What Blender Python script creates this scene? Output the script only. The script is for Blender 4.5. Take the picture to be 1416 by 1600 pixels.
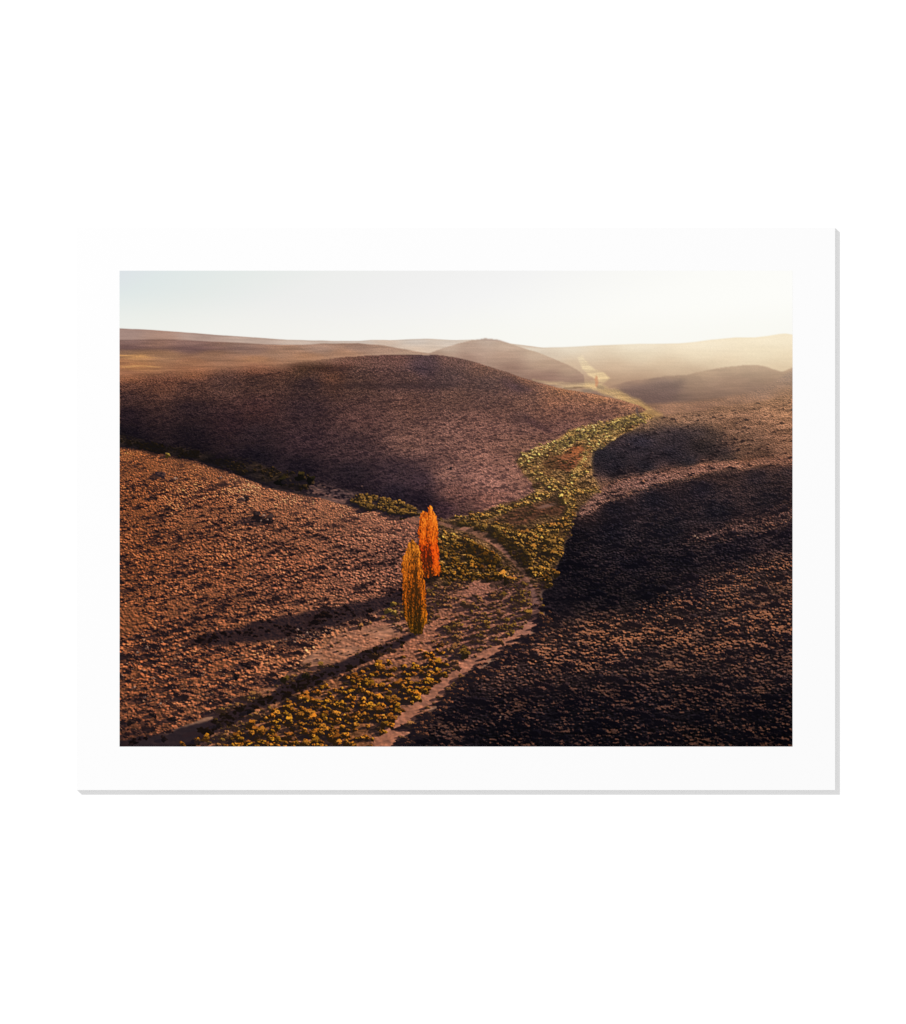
import bpy, math, time
import numpy as np

# ------------------------------------------------------------------ scene, camera, light
for o in list(bpy.data.objects):
    bpy.data.objects.remove(o)
scene = bpy.context.scene
col = scene.collection

PX = 0.0007                      # one unit of the layout grid below = 0.7 mm (print about 83 x 62 cm)
CX, CZ = 708.0, 800.0            # layout point in the middle of the wall area
FW, FH = 1416 * PX, 1600 * PX
T_BOARD, T_PAPER = 0.0030, 0.0003
FRONT = -(T_BOARD + T_PAPER)

cam = bpy.data.cameras.new('camera')
cam.sensor_width = 36
cam.sensor_fit = 'AUTO'
DIST = 3.2
cam.lens = 36 * DIST / FH
cam.clip_end = 100
co = bpy.data.objects.new('camera', cam)
co.location = (0, FRONT - DIST, 0)
co.rotation_euler = (math.radians(90), 0, 0)
col.objects.link(co)
scene.camera = co

R_FILL, K_KEY = 0.765, 0.355      # even studio white, and the share of the lamp
world = bpy.data.worlds.new('World')
scene.world = world
world.use_nodes = True
bg = world.node_tree.nodes['Background']
bg.inputs['Color'].default_value = (1, 1, 1, 1)
bg.inputs['Strength'].default_value = R_FILL

# one small studio lamp high up to the left: its grazing light throws the narrow crisp shadow
# along the right and lower edges of the board
off = 8.0 * PX
lv = np.array([-off, FRONT, off * 0.95])
lv /= np.linalg.norm(lv)
LD = 26.0
lamp = bpy.data.lights.new('studio_lamp', 'POINT')
lamp.energy = 4 * math.pi ** 2 * LD ** 2 * K_KEY / abs(lv[1])
lamp.shadow_soft_size = 0.10
lamp.color = (1, 1, 1)
lo = bpy.data.objects.new('studio_lamp', lamp)
lo.location = tuple(lv * LD)
col.objects.link(lo)

scene.view_settings.view_transform = 'Standard'
scene.view_settings.look = 'None'
scene.view_settings.exposure = 0
scene.view_settings.gamma = 1
scene.view_settings.use_curve_mapping = False
scene.cycles.use_denoising = False
scene.cycles.max_bounces = 4
E_TOTAL = R_FILL + K_KEY


# ------------------------------------------------------------------ helpers
def wx(x):
    return (x - CX) * PX


def wz(y):
    return (CZ - y) * PX


def plain_material(name, base, spread=0.004, scale=900, rough=0.9, spec=0.0):
    m = bpy.data.materials.new(name)
    m.use_nodes = True
    nt = m.node_tree
    b = nt.nodes['Principled BSDF']
    b.inputs['Roughness'].default_value = rough
    b.inputs['Specular IOR Level'].default_value = spec
    tc = nt.nodes.new('ShaderNodeTexCoord')
    ns = nt.nodes.new('ShaderNodeTexNoise')
    ns.inputs['Scale'].default_value = scale
    ns.inputs['Detail'].default_value = 3
    rp = nt.nodes.new('ShaderNodeValToRGB')
    rp.color_ramp.elements[0].color = (*[max(0, c - spread) for c in base], 1)
    rp.color_ramp.elements[1].color = (*[c + spread for c in base], 1)
    nt.links.new(tc.outputs['Object'], ns.inputs['Vector'])
    nt.links.new(ns.outputs['Fac'], rp.inputs['Fac'])
    nt.links.new(rp.outputs['Color'], b.inputs['Base Color'])
    return m


def box(name, x0, x1, y0, y1, z0, z1, mat, parent=None, bevel=0.0):
    import bmesh
    bm = bmesh.new()
    r = bmesh.ops.create_cube(bm, size=1)
    for v in r['verts']:
        v.co.x = x0 + (v.co.x + .5) * (x1 - x0)
        v.co.y = y0 + (v.co.y + .5) * (y1 - y0)
        v.co.z = z0 + (v.co.z + .5) * (z1 - z0)
    if bevel:
        bmesh.ops.bevel(bm, geom=list(bm.edges), offset=bevel, segments=2, affect='EDGES', profile=0.5)
    me = bpy.data.meshes.new(name)
    bm.to_mesh(me)
    bm.free()
    me.materials.append(mat)
    o = bpy.data.objects.new(name, me)
    col.objects.link(o)
    o.parent = parent
    return o


# ------------------------------------------------------------------ the wall
wall_mat = plain_material('white_wall_paint', (0.93, 0.93, 0.93), 0.004, 300)
wall = box('wall', -3, 3, 0, 0.12, -2.2, 2.2, wall_mat)
wall['kind'] = 'structure'
wall['label'] = 'plain white wall behind the print'

# ------------------------------------------------------------------ the print: board, sheet
SX0, SX1, SY0, SY1 = 119.5, 1305.0, 355.0, 1234.5     # sheet edges
root = bpy.data.objects.new('art_print', None)
root.location = (0, 0, 0)
col.objects.link(root)
root['label'] = 'unframed landscape photo print with wide white border mounted on white wall'
root['category'] = 'print'

board_mat = plain_material('white_mounting_board', (0.86, 0.86, 0.86), 0.01, 500)
paper_mat = plain_material('matte_white_paper', (0.873, 0.873, 0.873), 0.002, 1400)
board = box('mounting_board', wx(SX0), wx(SX1), -T_BOARD, 0.0, wz(SY1), wz(SY0), board_mat, root)
sheet = box('paper_sheet', wx(SX0), wx(SX1), FRONT, -T_BOARD, wz(SY1), wz(SY0), paper_mat, root)
sheet['label'] = 'white paper sheet with a wide blank border'

# ------------------------------------------------------------------ the printed picture
# The picture is flat ink on the sheet; its colours are computed here, layer by layer.
W, H = 1053, 745
OX, OY = 187.0, 423.0
X, Y = np.meshgrid(OX + np.arange(W) * (1051.5 / (W - 1)), OY + np.arange(H) * (743.5 / (H - 1)))
X = X.astype(np.float32)
Y = Y.astype(np.float32)
rng = np.random.default_rng(11)
tables = {}


def vnoise(u, v, seed):
    if seed not in tables:
        tables[seed] = np.random.default_rng(seed).random((256, 256)).astype(np.float32)
    t = tables[seed]
    iu = np.floor(u)
    iv = np.floor(v)
    fu = u - iu
    fv = v - iv
    iu = iu.astype(np.int32)
    iv = iv.astype(np.int32)
    fu = fu * fu * (3 - 2 * fu)
    fv = fv * fv * (3 - 2 * fv)
    a, b = iu & 255, (iu + 1) & 255
    c, d = iv & 255, (iv + 1) & 255
    return (t[c, a] * (1 - fu) + t[c, b] * fu) * (1 - fv) + (t[d, a] * (1 - fu) + t[d, b] * fu) * fv


def fbm(u, v, seed, octs=4):
    s, a, n = 0, 1.0, 0
    for k in range(octs):
        s = s + a * vnoise(u * 2 ** k + 17.3 * k, v * 2 ** k + 9.1 * k, seed + k)
        n += a
        a *= 0.55
    return s / n - 0.5


def sstep(a, b, v):
    t = np.clip((v - a) / (b - a), 0, 1)
    return t * t * (3 - 2 * t)


WARPX = fbm(X / 22, Y / 16, 500, 3) * 2
WARPY = fbm(X / 22, Y / 16, 520, 3) * 2


def blur(m, r):
    if r <= 0:
        return m
    k = np.exp(-0.5 * (np.arange(-int(3 * r) - 1, int(3 * r) + 2) / r) ** 2)
    k /= k.sum()
    h = len(k) // 2
    p = np.pad(m, ((h, h), (0, 0)), mode='edge')
    out = sum(k[i] * p[i:i + m.shape[0]] for i in range(len(k)))
    p = np.pad(out, ((0, 0), (h, h)), mode='edge')
    return sum(k[i] * p[:, i:i + m.shape[1]] for i in range(len(k))).astype(np.float32)


def poly(pts, jit=0.0, soft=0.6):
    """coverage of a hand-placed outline, its edge roughened by jit units and softened"""
    x = X + WARPX * jit
    y = Y + WARPY * jit
    inside = np.zeros(X.shape, bool)
    n = len(pts)
    for i in range(n):
        x0, y0 = pts[i]
        x1, y1 = pts[(i + 1) % n]
        if y0 == y1:
            continue
        c = ((y0 > y) != (y1 > y)) & (x < (x1 - x0) * (y - y0) / (y1 - y0) + x0)
        inside ^= c
    return blur(inside.astype(np.float32), soft)


def below(pts, jit=0.0, soft=1.0):
    xs, ys = zip(*pts)
    e = np.interp(X + WARPX * jit, xs, ys)
    return sstep(-soft, soft, Y - e + WARPY * jit).astype(np.float32)


def field(pts, soft=14.0, ay=1.5, p=1.6):
    """smooth colour field through hand-read colours (x, y, r, g, b)"""
    num = np.zeros(X.shape + (3,), np.float32)
    den = np.zeros(X.shape, np.float32)
    for (x, y, r, g, b) in pts:
        w = ((X - x) ** 2 + (ay * (Y - y)) ** 2 + soft * soft) ** (-p)
        w = w * 1e5
        num += w[..., None] * np.array((r, g, b), np.float32)
        den += w
    return num / den[..., None]


def over(img, c, a):
    return img * (1 - a[..., None]) + c * a[..., None]


def band(pts, jit=1.0, soft=1.0):
    """a strip along (x, y, half width)"""
    n = len(pts)
    L, R = [], []
    for i, (x, y, hw) in enumerate(pts):
        x0, y0, _ = pts[max(0, i - 1)]
        x1, y1, _ = pts[min(n - 1, i + 1)]
        dx, dy = x1 - x0, y1 - y0
        d = math.hypot(dx, dy)
        L.append((x - dy / d * hw, y + dx / d * hw))
        R.append((x + dy / d * hw, y - dx / d * hw))
    return poly(L + R[::-1], jit, soft)


def const(r, g, b):
    return np.array((r, g, b), np.float32)


# size of one tussock at a given height of the picture
def scale_at(y):
    return np.interp(y, [540, 570, 600, 650, 700, 800, 900, 1000, 1166], [0.9, 1.2, 1.7, 2.3, 3.0, 4.6, 6.4, 8.2, 10.5])


# relief grain at several sizes, mixed by the local tussock size
LEVELS = [1.3, 1.9, 2.8, 4.1, 6.0, 8.8]


def relief(mult, seed, dx=.36, dy=-.34, asp=.6, plain=.3):
    """sunlit side minus shaded side of a bumpy ground, as a unit-variance tone"""
    S = np.clip(scale_at(Y) * mult, LEVELS[0], LEVELS[-1])
    LS = np.log(S)
    out = np.zeros(X.shape, np.float32)
    for k, sz in enumerate(LEVELS):
        w = np.clip(1 - np.abs(LS - math.log(sz)) / math.log(1.47), 0, 1)
        if w.max() <= 0:
            continue

        def hgt(ax, ay):
            u, v = (X + ax) / sz, (Y + ay) / (sz * asp)
            p, q = u * .82 - v * .57, u * .57 + v * .82
            r_, t_ = u * .45 + v * .89, -u * .89 + v * .45
            return vnoise(p, q, seed + k) + vnoise(r_ * 1.15 + 7, t_ * 1.15, seed + 10 + k) + 0.6 * vnoise(r_ * 2.3 + 5, t_ * 2.3, seed + 20 + k)
        h0 = hgt(0, 0)
        d = h0 - hgt(dx * sz, dy * sz) if dx or dy else h0 - 1.3
        d = d / d.std()
        if plain:
            d = d + plain * (h0 - 1.3) / .35
        out += (w * d).astype(np.float32)
    return out / out.std()


REL = relief(1.0, 2000)
RELK = relief(0.48, 2100, .40, -.50, .55, .35)
RELH = relief(0.46, 2200, .46, -.36, .68, .45)
DOTS = relief(0.62, 2300, 0, 0, .62, 0)
GR = (vnoise(X / 1.3, Y / 1.1, 90) + vnoise(X / 2.1, Y / 1.7, 91) - 1).astype(np.float32)
BIG = fbm(X / 90, Y / 34, 300, 4).astype(np.float32)
MID = fbm(X / 26, Y / 9, 320, 4).astype(np.float32)
DENS0 = fbm(X / 34, Y / 20, 860, 3).astype(np.float32)
WISP = fbm(X / 46, Y / 3.0, 340, 3).astype(np.float32)


def grain(c, amt, big=0.25, mid=0.25, wisp=0.0):
    t = amt * (REL * 0.8 + GR * 0.5)
    e = np.exp(t + big * BIG * 2 + mid * MID * 2 + wisp * WISP * 2)
    warm = np.stack([np.exp(0.10 * t), np.ones_like(t), np.exp(-0.18 * t)], -1)
    return c * e[..., None] * warm


# ---- sky
tsk = (X - 187) / 1000 + (Y - 423) / 110 * 0.22 + .02
sk_t = [0, .10, .22, .36, .5, .66, .80, .95, 1.2]
sk_c = np.array([(219, 224, 229), (222, 230, 229), (228, 233, 230), (236, 237, 235), (239, 239, 238), (243, 243, 242), (248, 248, 245), (252, 252, 248), (254, 254, 250)], np.float32)
img = np.stack([np.interp(tsk, sk_t, sk_c[:, k]) for k in range(3)], -1).astype(np.float32)
hz = sstep(70, 0, np.interp(X, [187, 400, 560, 760, 820, 1060, 1238], [513, 527, 532, 529, 543, 537, 522]) - Y)
img = img + (const(246, 245, 236) - img) * (hz * .45)[..., None]
sky_img = img.copy()

# ---- far left ridge
sky_l = [(187, 513), (230, 515), (285, 519), (340, 523.5), (400, 527.5), (450, 531), (520, 532.5), (562, 532.5), (580, 531),
         (610, 531.5), (640, 530), (665, 529), (690, 530.5), (712, 531.5), (740, 531), (770, 533), (860, 545), (1240, 560)]
c = field([(190, 517, 166, 138, 128), (300, 522, 176, 150, 138), (400, 531, 188, 164, 150), (480, 536, 198, 178, 164),
           (560, 537, 204, 188, 176), (650, 533, 206, 194, 184), (600, 545, 202, 178, 160), (650, 548, 214, 188, 166),
           (260, 532, 168, 134, 118), (700, 536, 204, 190, 178), (690, 550, 208, 184, 164)], soft=16, ay=2)
a_far = below(sky_l, 0.4, 0.8)
img = over(img, grain(c, 0.01, 0.03, 0.03, 0.06), a_far)
# ---- left plain: purple band, golden bands
plain = [(187, 531), (260, 530), (320, 533), (380, 536), (440, 539), (470, 539), (500, 537), (560, 536), (600, 540), (650, 549), (700, 556)]
c = field([(200, 534, 134, 104, 98), (300, 537, 138, 106, 98), (380, 541, 152, 120, 106), (200, 543, 118, 88, 84), (300, 545, 116, 86, 82),
           (400, 548, 148, 114, 98), (200, 551, 150, 112, 86), (210, 557, 190, 138, 88), (260, 556, 158, 116, 86), (330, 556, 148, 108, 84),
           (430, 552, 160, 122, 98), (500, 545, 162, 130, 112), (560, 543, 166, 132, 114), (600, 547, 170, 136, 116), (640, 553, 178, 146, 124),
           (190, 566, 160, 108, 74), (210, 572, 186, 126, 80), (300, 566, 160, 110, 80), (400, 562, 172, 122, 88), (480, 558, 178, 130, 98),
           (540, 552, 176, 132, 104), (200, 584, 160, 106, 76), (300, 578, 164, 108, 76), (400, 572, 160, 108, 80)], soft=9, ay=3.2)
a = below(plain, 0.6, 1.6)
c = c * .84 + const(142, 112, 100) * .15
c = over(c, const(192, 142, 92) + 0 * c, sstep(.02, .16, WISP + .05) * sstep(330, 200, X) * np.maximum(np.exp(-((Y - 556) / 3.5) ** 2), np.exp(-((Y - 571) / 5) ** 2)) * .8)
c = over(c, const(112, 84, 82) + 0 * c, np.exp(-((Y - 543 - .01 * (X - 187)) / 3.6) ** 2) * sstep(470, 300, X) * .5)
img = over(img, grain(c, 0.03, 0.03, 0.05, 0.14), a * (X < 720))

# ---- far right ridge
sky_r = [(187, 640), (780, 560), (815, 544), (845, 543.5), (880, 542.5), (930, 540), (1000, 537.5), (1060, 537), (1090, 534), (1112, 531),
         (1150, 527.5), (1180, 527.5), (1200, 525), (1218, 522), (1228, 521.5), (1240, 523.5)]
c = field([(830, 546, 214, 202, 188), (900, 545, 224, 214, 198), (1000, 541, 236, 228, 212), (1100, 537, 242, 234, 216), (1200, 530, 242, 235, 214),
           (1236, 526, 240, 231, 208), (850, 556, 200, 180, 160), (920, 556, 208, 186, 160), (1000, 555, 212, 192, 164), (1100, 553, 226, 208, 178),
           (1200, 548, 224, 208, 176), (900, 570, 196, 166, 138), (960, 572, 190, 158, 130), (1040, 572, 194, 164, 134), (1120, 566, 206, 180, 148),
           (1230, 560, 216, 194, 160), (950, 590, 170, 136, 110), (1020, 588, 168, 134, 108), (1090, 582, 176, 142, 114), (940, 602, 160, 124, 100),
           (1220, 575, 204, 176, 142), (1000, 600, 154, 118, 96)], soft=34, ay=2.6, p=2.2)
a_fr = below(sky_r, 0.3, 1.6)
img = over(img, grain(c, 0.006, 0.03, 0.02, 0.03), a_fr * (X > 760))

# ---- pointed hill in the middle distance
hill_c = [(660, 556), (690, 545), (712, 538), (738, 532), (752, 530), (758, 528.5), (764, 529.5), (776, 530), (790, 534), (806, 540), (822, 545.5),
          (842, 551.5), (866, 561), (888, 570), (902, 578), (912, 586), (914, 600), (860, 604), (800, 600), (700, 575)]
c = field([(700, 545, 190, 166, 148), (760, 532, 178, 156, 142), (790, 540, 184, 158, 140), (840, 556, 192, 164, 142), (740, 545, 174, 146, 130),
           (790, 556, 168, 136, 118), (850, 570, 172, 140, 118), (890, 578, 170, 138, 116), (730, 560, 152, 120, 106), (800, 575, 146, 112, 98),
           (860, 588, 138, 104, 92), (900, 594, 140, 108, 94), (840, 594, 134, 100, 88), (690, 558, 160, 128, 110)], soft=14, ay=1.8)
img = over(img, grain(c, 0.012, 0.04, 0.05, 0.06), poly(hill_c, 0.8, 0.8))

# ---- pale meadow winding away, far valley
c = field([(905, 560, 224, 204, 170), (915, 572, 224, 200, 156), (920, 585, 220, 192, 146), (940, 592, 220, 190, 138), (860, 598, 214, 182, 134),
           (900, 605, 190, 158, 118), (840, 595, 204, 172, 130), (960, 612, 182, 148, 106), (990, 625, 176, 140, 96)], soft=10)
far_v = [(902, 558), (914, 558), (918, 566), (920, 574), (930, 582), (944, 588), (956, 592), (945, 600), (965, 609), (1000, 622), (1004, 640), (960, 630),
         (900, 614), (860, 606), (826, 596), (842, 595), (872, 600), (900, 601), (916, 598), (922, 592), (908, 586), (900, 578), (904, 570)]
img = over(img, grain(c, 0.03, 0.05, 0.08, 0.12), np.clip(band([(907, 556, 3), (911, 565, 5), (915, 573, 6), (924, 581, 6.5), (938, 587, 7), (949, 592, 5), (938, 597, 4), (915, 600, 3.5), (890, 601.5, 3), (860, 599, 2.5), (832, 595.5, 1.5)], 2.5, 1.3)
                     + .8 * band([(880, 604, 2), (915, 603, 4), (945, 607, 5), (975, 620, 6), (1000, 634, 7)], 3, 1.8), 0, 1) * np.clip(.62 + 1.2 * WISP, .3, .8))
img = over(img, const(112, 96, 86) + 0 * img, poly([(908, 610), (925, 606), (940, 606), (944, 609), (930, 613), (912, 614)], 1, 1.5) * .6)
img = over(img, const(120, 92, 70) + 0 * img, poly([(882, 605.5), (920, 604), (924, 605), (900, 607), (880, 607)], .5, .7) * .7)

# ---- right middle hills
c = field([(960, 602, 150, 116, 96), (1000, 596, 142, 108, 90), (1060, 588, 150, 116, 94), (1100, 582, 152, 118, 94), (1150, 574, 150, 116, 92),
           (1190, 573, 144, 110, 88), (1225, 584, 150, 114, 90), (1000, 608, 118, 90, 82), (1040, 606, 108, 82, 76), (1090, 600, 136, 104, 86),
           (1150, 595, 134, 100, 82), (1220, 600, 130, 96, 78), (970, 615, 112, 86, 80), (1030, 620, 100, 76, 72), (1060, 625, 112, 86, 76),
           (1120, 618, 122, 92, 78), (1180, 610, 120, 90, 76), (1050, 640, 142, 104, 82), (1120, 634, 128, 94, 76), (1200, 625, 134, 98, 76)],
          soft=12, ay=1.8)
mid_r = [(900, 622), (945, 606), (985, 595), (1040, 588), (1072, 586), (1095, 580), (1125, 574.5), (1155, 571.5), (1180, 570), (1192, 571), (1206, 576),
         (1222, 581), (1228, 579), (1240, 573), (1240, 760), (960, 760), (1000, 650)]
img = over(img, grain(c, 0.018, 0.04, 0.08, 0.08), poly(mid_r, 1.0, 1.0))
c = const(98, 74, 70) + 0 * img
img = over(img, grain(c, 0.05, 0.1, 0.1), poly([(955, 622), (975, 610), (1010, 600), (1050, 594), (1075, 592), (1062, 606), (1056, 620), (1062, 628), (1000, 630)], 2, 4) * .75)
c = field([(1000, 640, 146, 106, 82), (1060, 634, 150, 108, 84), (1130, 622, 142, 102, 80), (1190, 606, 128, 96, 80), (1235, 585, 128, 98, 84),
           (1235, 620, 150, 106, 78), (1180, 640, 144, 102, 78), (1100, 650, 128, 90, 72), (1030, 655, 124, 90, 74)], soft=14, ay=1.6)
img = over(img, grain(c, 0.10, 0.08, 0.16, 0.1),
           below([(187, 900), (960, 650), (1010, 632), (1060, 629), (1100, 626), (1150, 618), (1180, 610), (1205, 599), (1222, 588), (1240, 577)], 1, 4) * .85)

# ---- valley floor going on behind the big hill
vb = band([(1030, 660, 14), (1012, 646, 11), (1000, 636, 9), (980, 624, 7), (958, 614, 6), (935, 607, 5), (912, 603, 4)], 3, 2.2)
vcol = field([(1020, 652, 164, 126, 84), (1004, 640, 176, 138, 92), (980, 624, 182, 146, 100), (950, 611, 186, 152, 110), (920, 604, 196, 164, 122)], soft=10)
img = over(img, grain(vcol * const(1.06, 1.05, 1.0), 0.06, 0.05, 0.2, 0.2), vb * .9)
# ---- big rounded hill
F_top = [(187, 584), (240, 581), (300, 577), (360, 573), (420, 569.5), (455, 567), (500, 562), (540, 557.5), (580, 555.5), (640, 554.5), (690, 555),
         (715, 559), (745, 566), (775, 576), (805, 586), (840, 598), (870, 605), (905, 612), (940, 618), (975, 626), (1000, 634), (1010, 640)]
F_poly = F_top + [(1003, 646), (960, 656), (930, 668), (895, 672), (872, 690), (845, 705), (812, 716), (812, 728), (824, 745), (836, 768), (800, 786),
                  (745, 806), (700, 812), (655, 806), (600, 790), (520, 778), (430, 762), (187, 720)]
c = field([(200, 587, 138, 92, 68), (300, 582, 128, 86, 66), (400, 575, 116, 78, 64), (450, 570, 98, 68, 58), (540, 562, 104, 74, 68), (620, 559, 100, 72, 70),
           (700, 560, 98, 72, 70), (760, 576, 108, 78, 70), (820, 596, 124, 86, 72), (880, 610, 150, 104, 78), (940, 622, 152, 106, 80), (985, 634, 148, 104, 82),
           (200, 605, 92, 64, 56), (200, 620, 66, 48, 48), (200, 650, 38, 29, 35), (200, 680, 24, 20, 27), (260, 595, 106, 72, 60), (300, 605, 84, 60, 55),
           (300, 640, 50, 38, 42), (300, 680, 31, 25, 31), (300, 700, 27, 22, 28), (350, 600, 84, 62, 58), (400, 595, 76, 56, 52), (400, 640, 72, 50, 51),
           (360, 660, 50, 36, 41), (400, 680, 46, 36, 42), (400, 715, 28, 24, 32), (470, 580, 84, 62, 52), (480, 600, 60, 46, 48), (480, 640, 58, 44, 49),
           (480, 690, 60, 45, 51), (470, 730, 34, 28, 36), (520, 590, 92, 64, 54), (560, 600, 80, 60, 56), (560, 650, 88, 64, 63), (550, 700, 70, 53, 57),
           (550, 740, 40, 33, 41), (560, 768, 36, 29, 37), (600, 575, 92, 68, 66), (670, 566, 72, 56, 64), (660, 575, 68, 54, 64), (640, 590, 88, 66, 64),
           (560, 580, 88, 66, 62), (640, 630, 104, 76, 70), (640, 690, 116, 86, 80), (620, 740, 62, 49, 57), (620, 770, 37, 31, 41), (655, 750, 60, 47, 56),
           (660, 780, 36, 29, 39), (700, 590, 82, 64, 66), (710, 620, 102, 76, 70), (700, 680, 124, 92, 86), (700, 740, 130, 96, 90), (710, 770, 112, 80, 76),
           (690, 795, 58, 42, 50), (730, 800, 80, 58, 58), (760, 600, 86, 66, 66), (760, 625, 102, 76, 72), (760, 660, 120, 88, 82), (760, 710, 134, 98, 90),
           (760, 750, 148, 108, 100), (760, 785, 134, 94, 86), (810, 605, 84, 63, 64), (820, 630, 112, 82, 74), (820, 670, 114, 84, 79), (820, 700, 132, 97, 86),
           (825, 750, 140, 102, 92), (870, 625, 132, 92, 76), (880, 645, 118, 84, 75), (880, 665, 110, 80, 76), (940, 640, 124, 88, 76), (940, 655, 110, 80, 75),
           (985, 645, 126, 92, 78)], soft=9, ay=1.5)
c = c * const(1.03, .97, .91)
gF = grain(c, 0.05, 0.03, 0.12, 0.10)
gF = gF * np.exp(.04 - .34 * sstep(.3, 1.6, DOTS) + .11 * np.clip(RELH, -1.5, 2))[..., None]
Fc = c
a_F = poly(F_poly, 1.0, 0.7)
a_F = a_F * (1 - sstep(600, 420, X) * (1 - sstep(-3, 15, Y - np.interp(X, *zip(*F_top)) + WARPY * 4)))
img = over(img, gF, a_F)


def tint(mask, k):
    """multiply by a hand-placed tone (darker patches on the hill; shade and sunlit crest painted into the right slope)"""
    global img
    img = img * (1 + mask[..., None] * (np.array(k, np.float32) - 1))


tint(poly([(480, 600), (560, 598), (660, 598), (740, 601), (700, 606), (600, 606), (500, 606)], 3, 2.5), (.72, .74, .80))
tint(poly([(780, 590), (800, 592), (828, 605), (835, 613), (805, 610), (785, 602)], 2, 2.5), (.80, .80, .90))
tint(poly([(818, 648), (838, 656), (856, 666), (864, 675), (858, 678), (840, 670), (820, 658)], 2, 1.2), (.74, .74, .82))
tint(poly([(795, 645), (815, 640), (835, 652), (820, 660), (800, 662)], 2, 4), (.80, .82, .88))
tint(poly([(440, 570), (500, 566), (560, 574), (540, 580), (470, 578)], 3, 3), (.76, .74, .74))

# ---- gully at the foot of the big hill, left
gul = [(187, 676), (230, 688), (300, 702), (380, 715), (430, 735), (500, 755), (560, 772), (640, 790), (660, 800), (660, 816), (600, 806), (520, 790),
       (440, 770), (360, 745), (280, 720), (187, 702)]
c = field([(200, 688, 44, 34, 28), (230, 700, 24, 20, 22), (300, 704, 44, 34, 28), (340, 722, 22, 18, 20), (400, 725, 50, 38, 32), (380, 740, 24, 20, 22),
           (440, 742, 46, 36, 28), (460, 756, 36, 28, 28), (500, 766, 84, 62, 58), (530, 775, 74, 56, 56), (600, 785, 88, 66, 52), (640, 797, 96, 72, 58)], soft=9)
img = over(img, grain(c, 0.16, 0.1, 0.35, 0.2), poly(gul, 4, 2.2) * np.clip(.9 + 1.2 * DENS0, .5, 1))

# ---- left foreground hillside
H_top = [(187, 699), (215, 702), (250, 708), (280, 714), (305, 720), (340, 732), (370, 742), (400, 753), (430, 765), (470, 773), (500, 779), (530, 787),
         (560, 794), (600, 802), (640, 808), (660, 812)]
H_poly = H_top + [(665, 830), (660, 880), (640, 930), (600, 960), (540, 985), (480, 1030), (420, 1075), (340, 1110), (300, 1130), (187, 1170)]
c = field([(200, 706, 166, 100, 64), (300, 726, 160, 100, 70), (400, 760, 178, 116, 88), (500, 785, 176, 116, 92), (600, 810, 168, 112, 94),
           (645, 825, 164, 110, 96), (200, 730, 152, 92, 64), (200, 780, 144, 86, 58), (200, 870, 138, 82, 56), (200, 960, 150, 90, 62), (200, 1050, 154, 92, 64),
           (200, 1120, 138, 84, 62), (190, 1150, 96, 60, 50), (320, 790, 150, 94, 70), (320, 880, 144, 88, 64), (320, 960, 146, 90, 66), (320, 1050, 152, 92, 66),
           (330, 1100, 140, 88, 66), (450, 820, 156, 100, 78), (450, 900, 148, 92, 72), (440, 1020, 168, 106, 78), (560, 850, 152, 100, 84), (560, 910, 138, 90, 76),
           (620, 870, 136, 92, 82), (520, 1000, 184, 122, 94), (580, 985, 172, 118, 96), (480, 1040, 178, 116, 88)], soft=22, ay=1.2)
hillH = c
a_H = poly(H_poly, 1.6, 0.8)
hc = grain(c * const(.79, .775, .715), 0.06, 0.04, 0.08, 0.0)
hc = hc * np.exp((.28 + .16 * DENS0 * 2) * np.clip(RELH, -1.3, 1.8))[..., None] * np.stack([1 + .03 * np.clip(RELH, -1, 2), 1 + 0 * RELH, 1 - .02 * np.clip(RELH, -1, 2)], -1)
clump = np.maximum(sstep(.45, 1.25, -RELH) * np.clip(.7 + DENS0 * 2.6, .12, 1), sstep(.75, 1.5, -REL + DENS0 * 1.5) * .9)
clump = clump * sstep(4, 40, Y - np.interp(X, *zip(*H_top)))
hc = over(hc, const(44, 29, 29) + 0 * hc, clump * .82)
img = over(img, hc, a_H)

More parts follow.
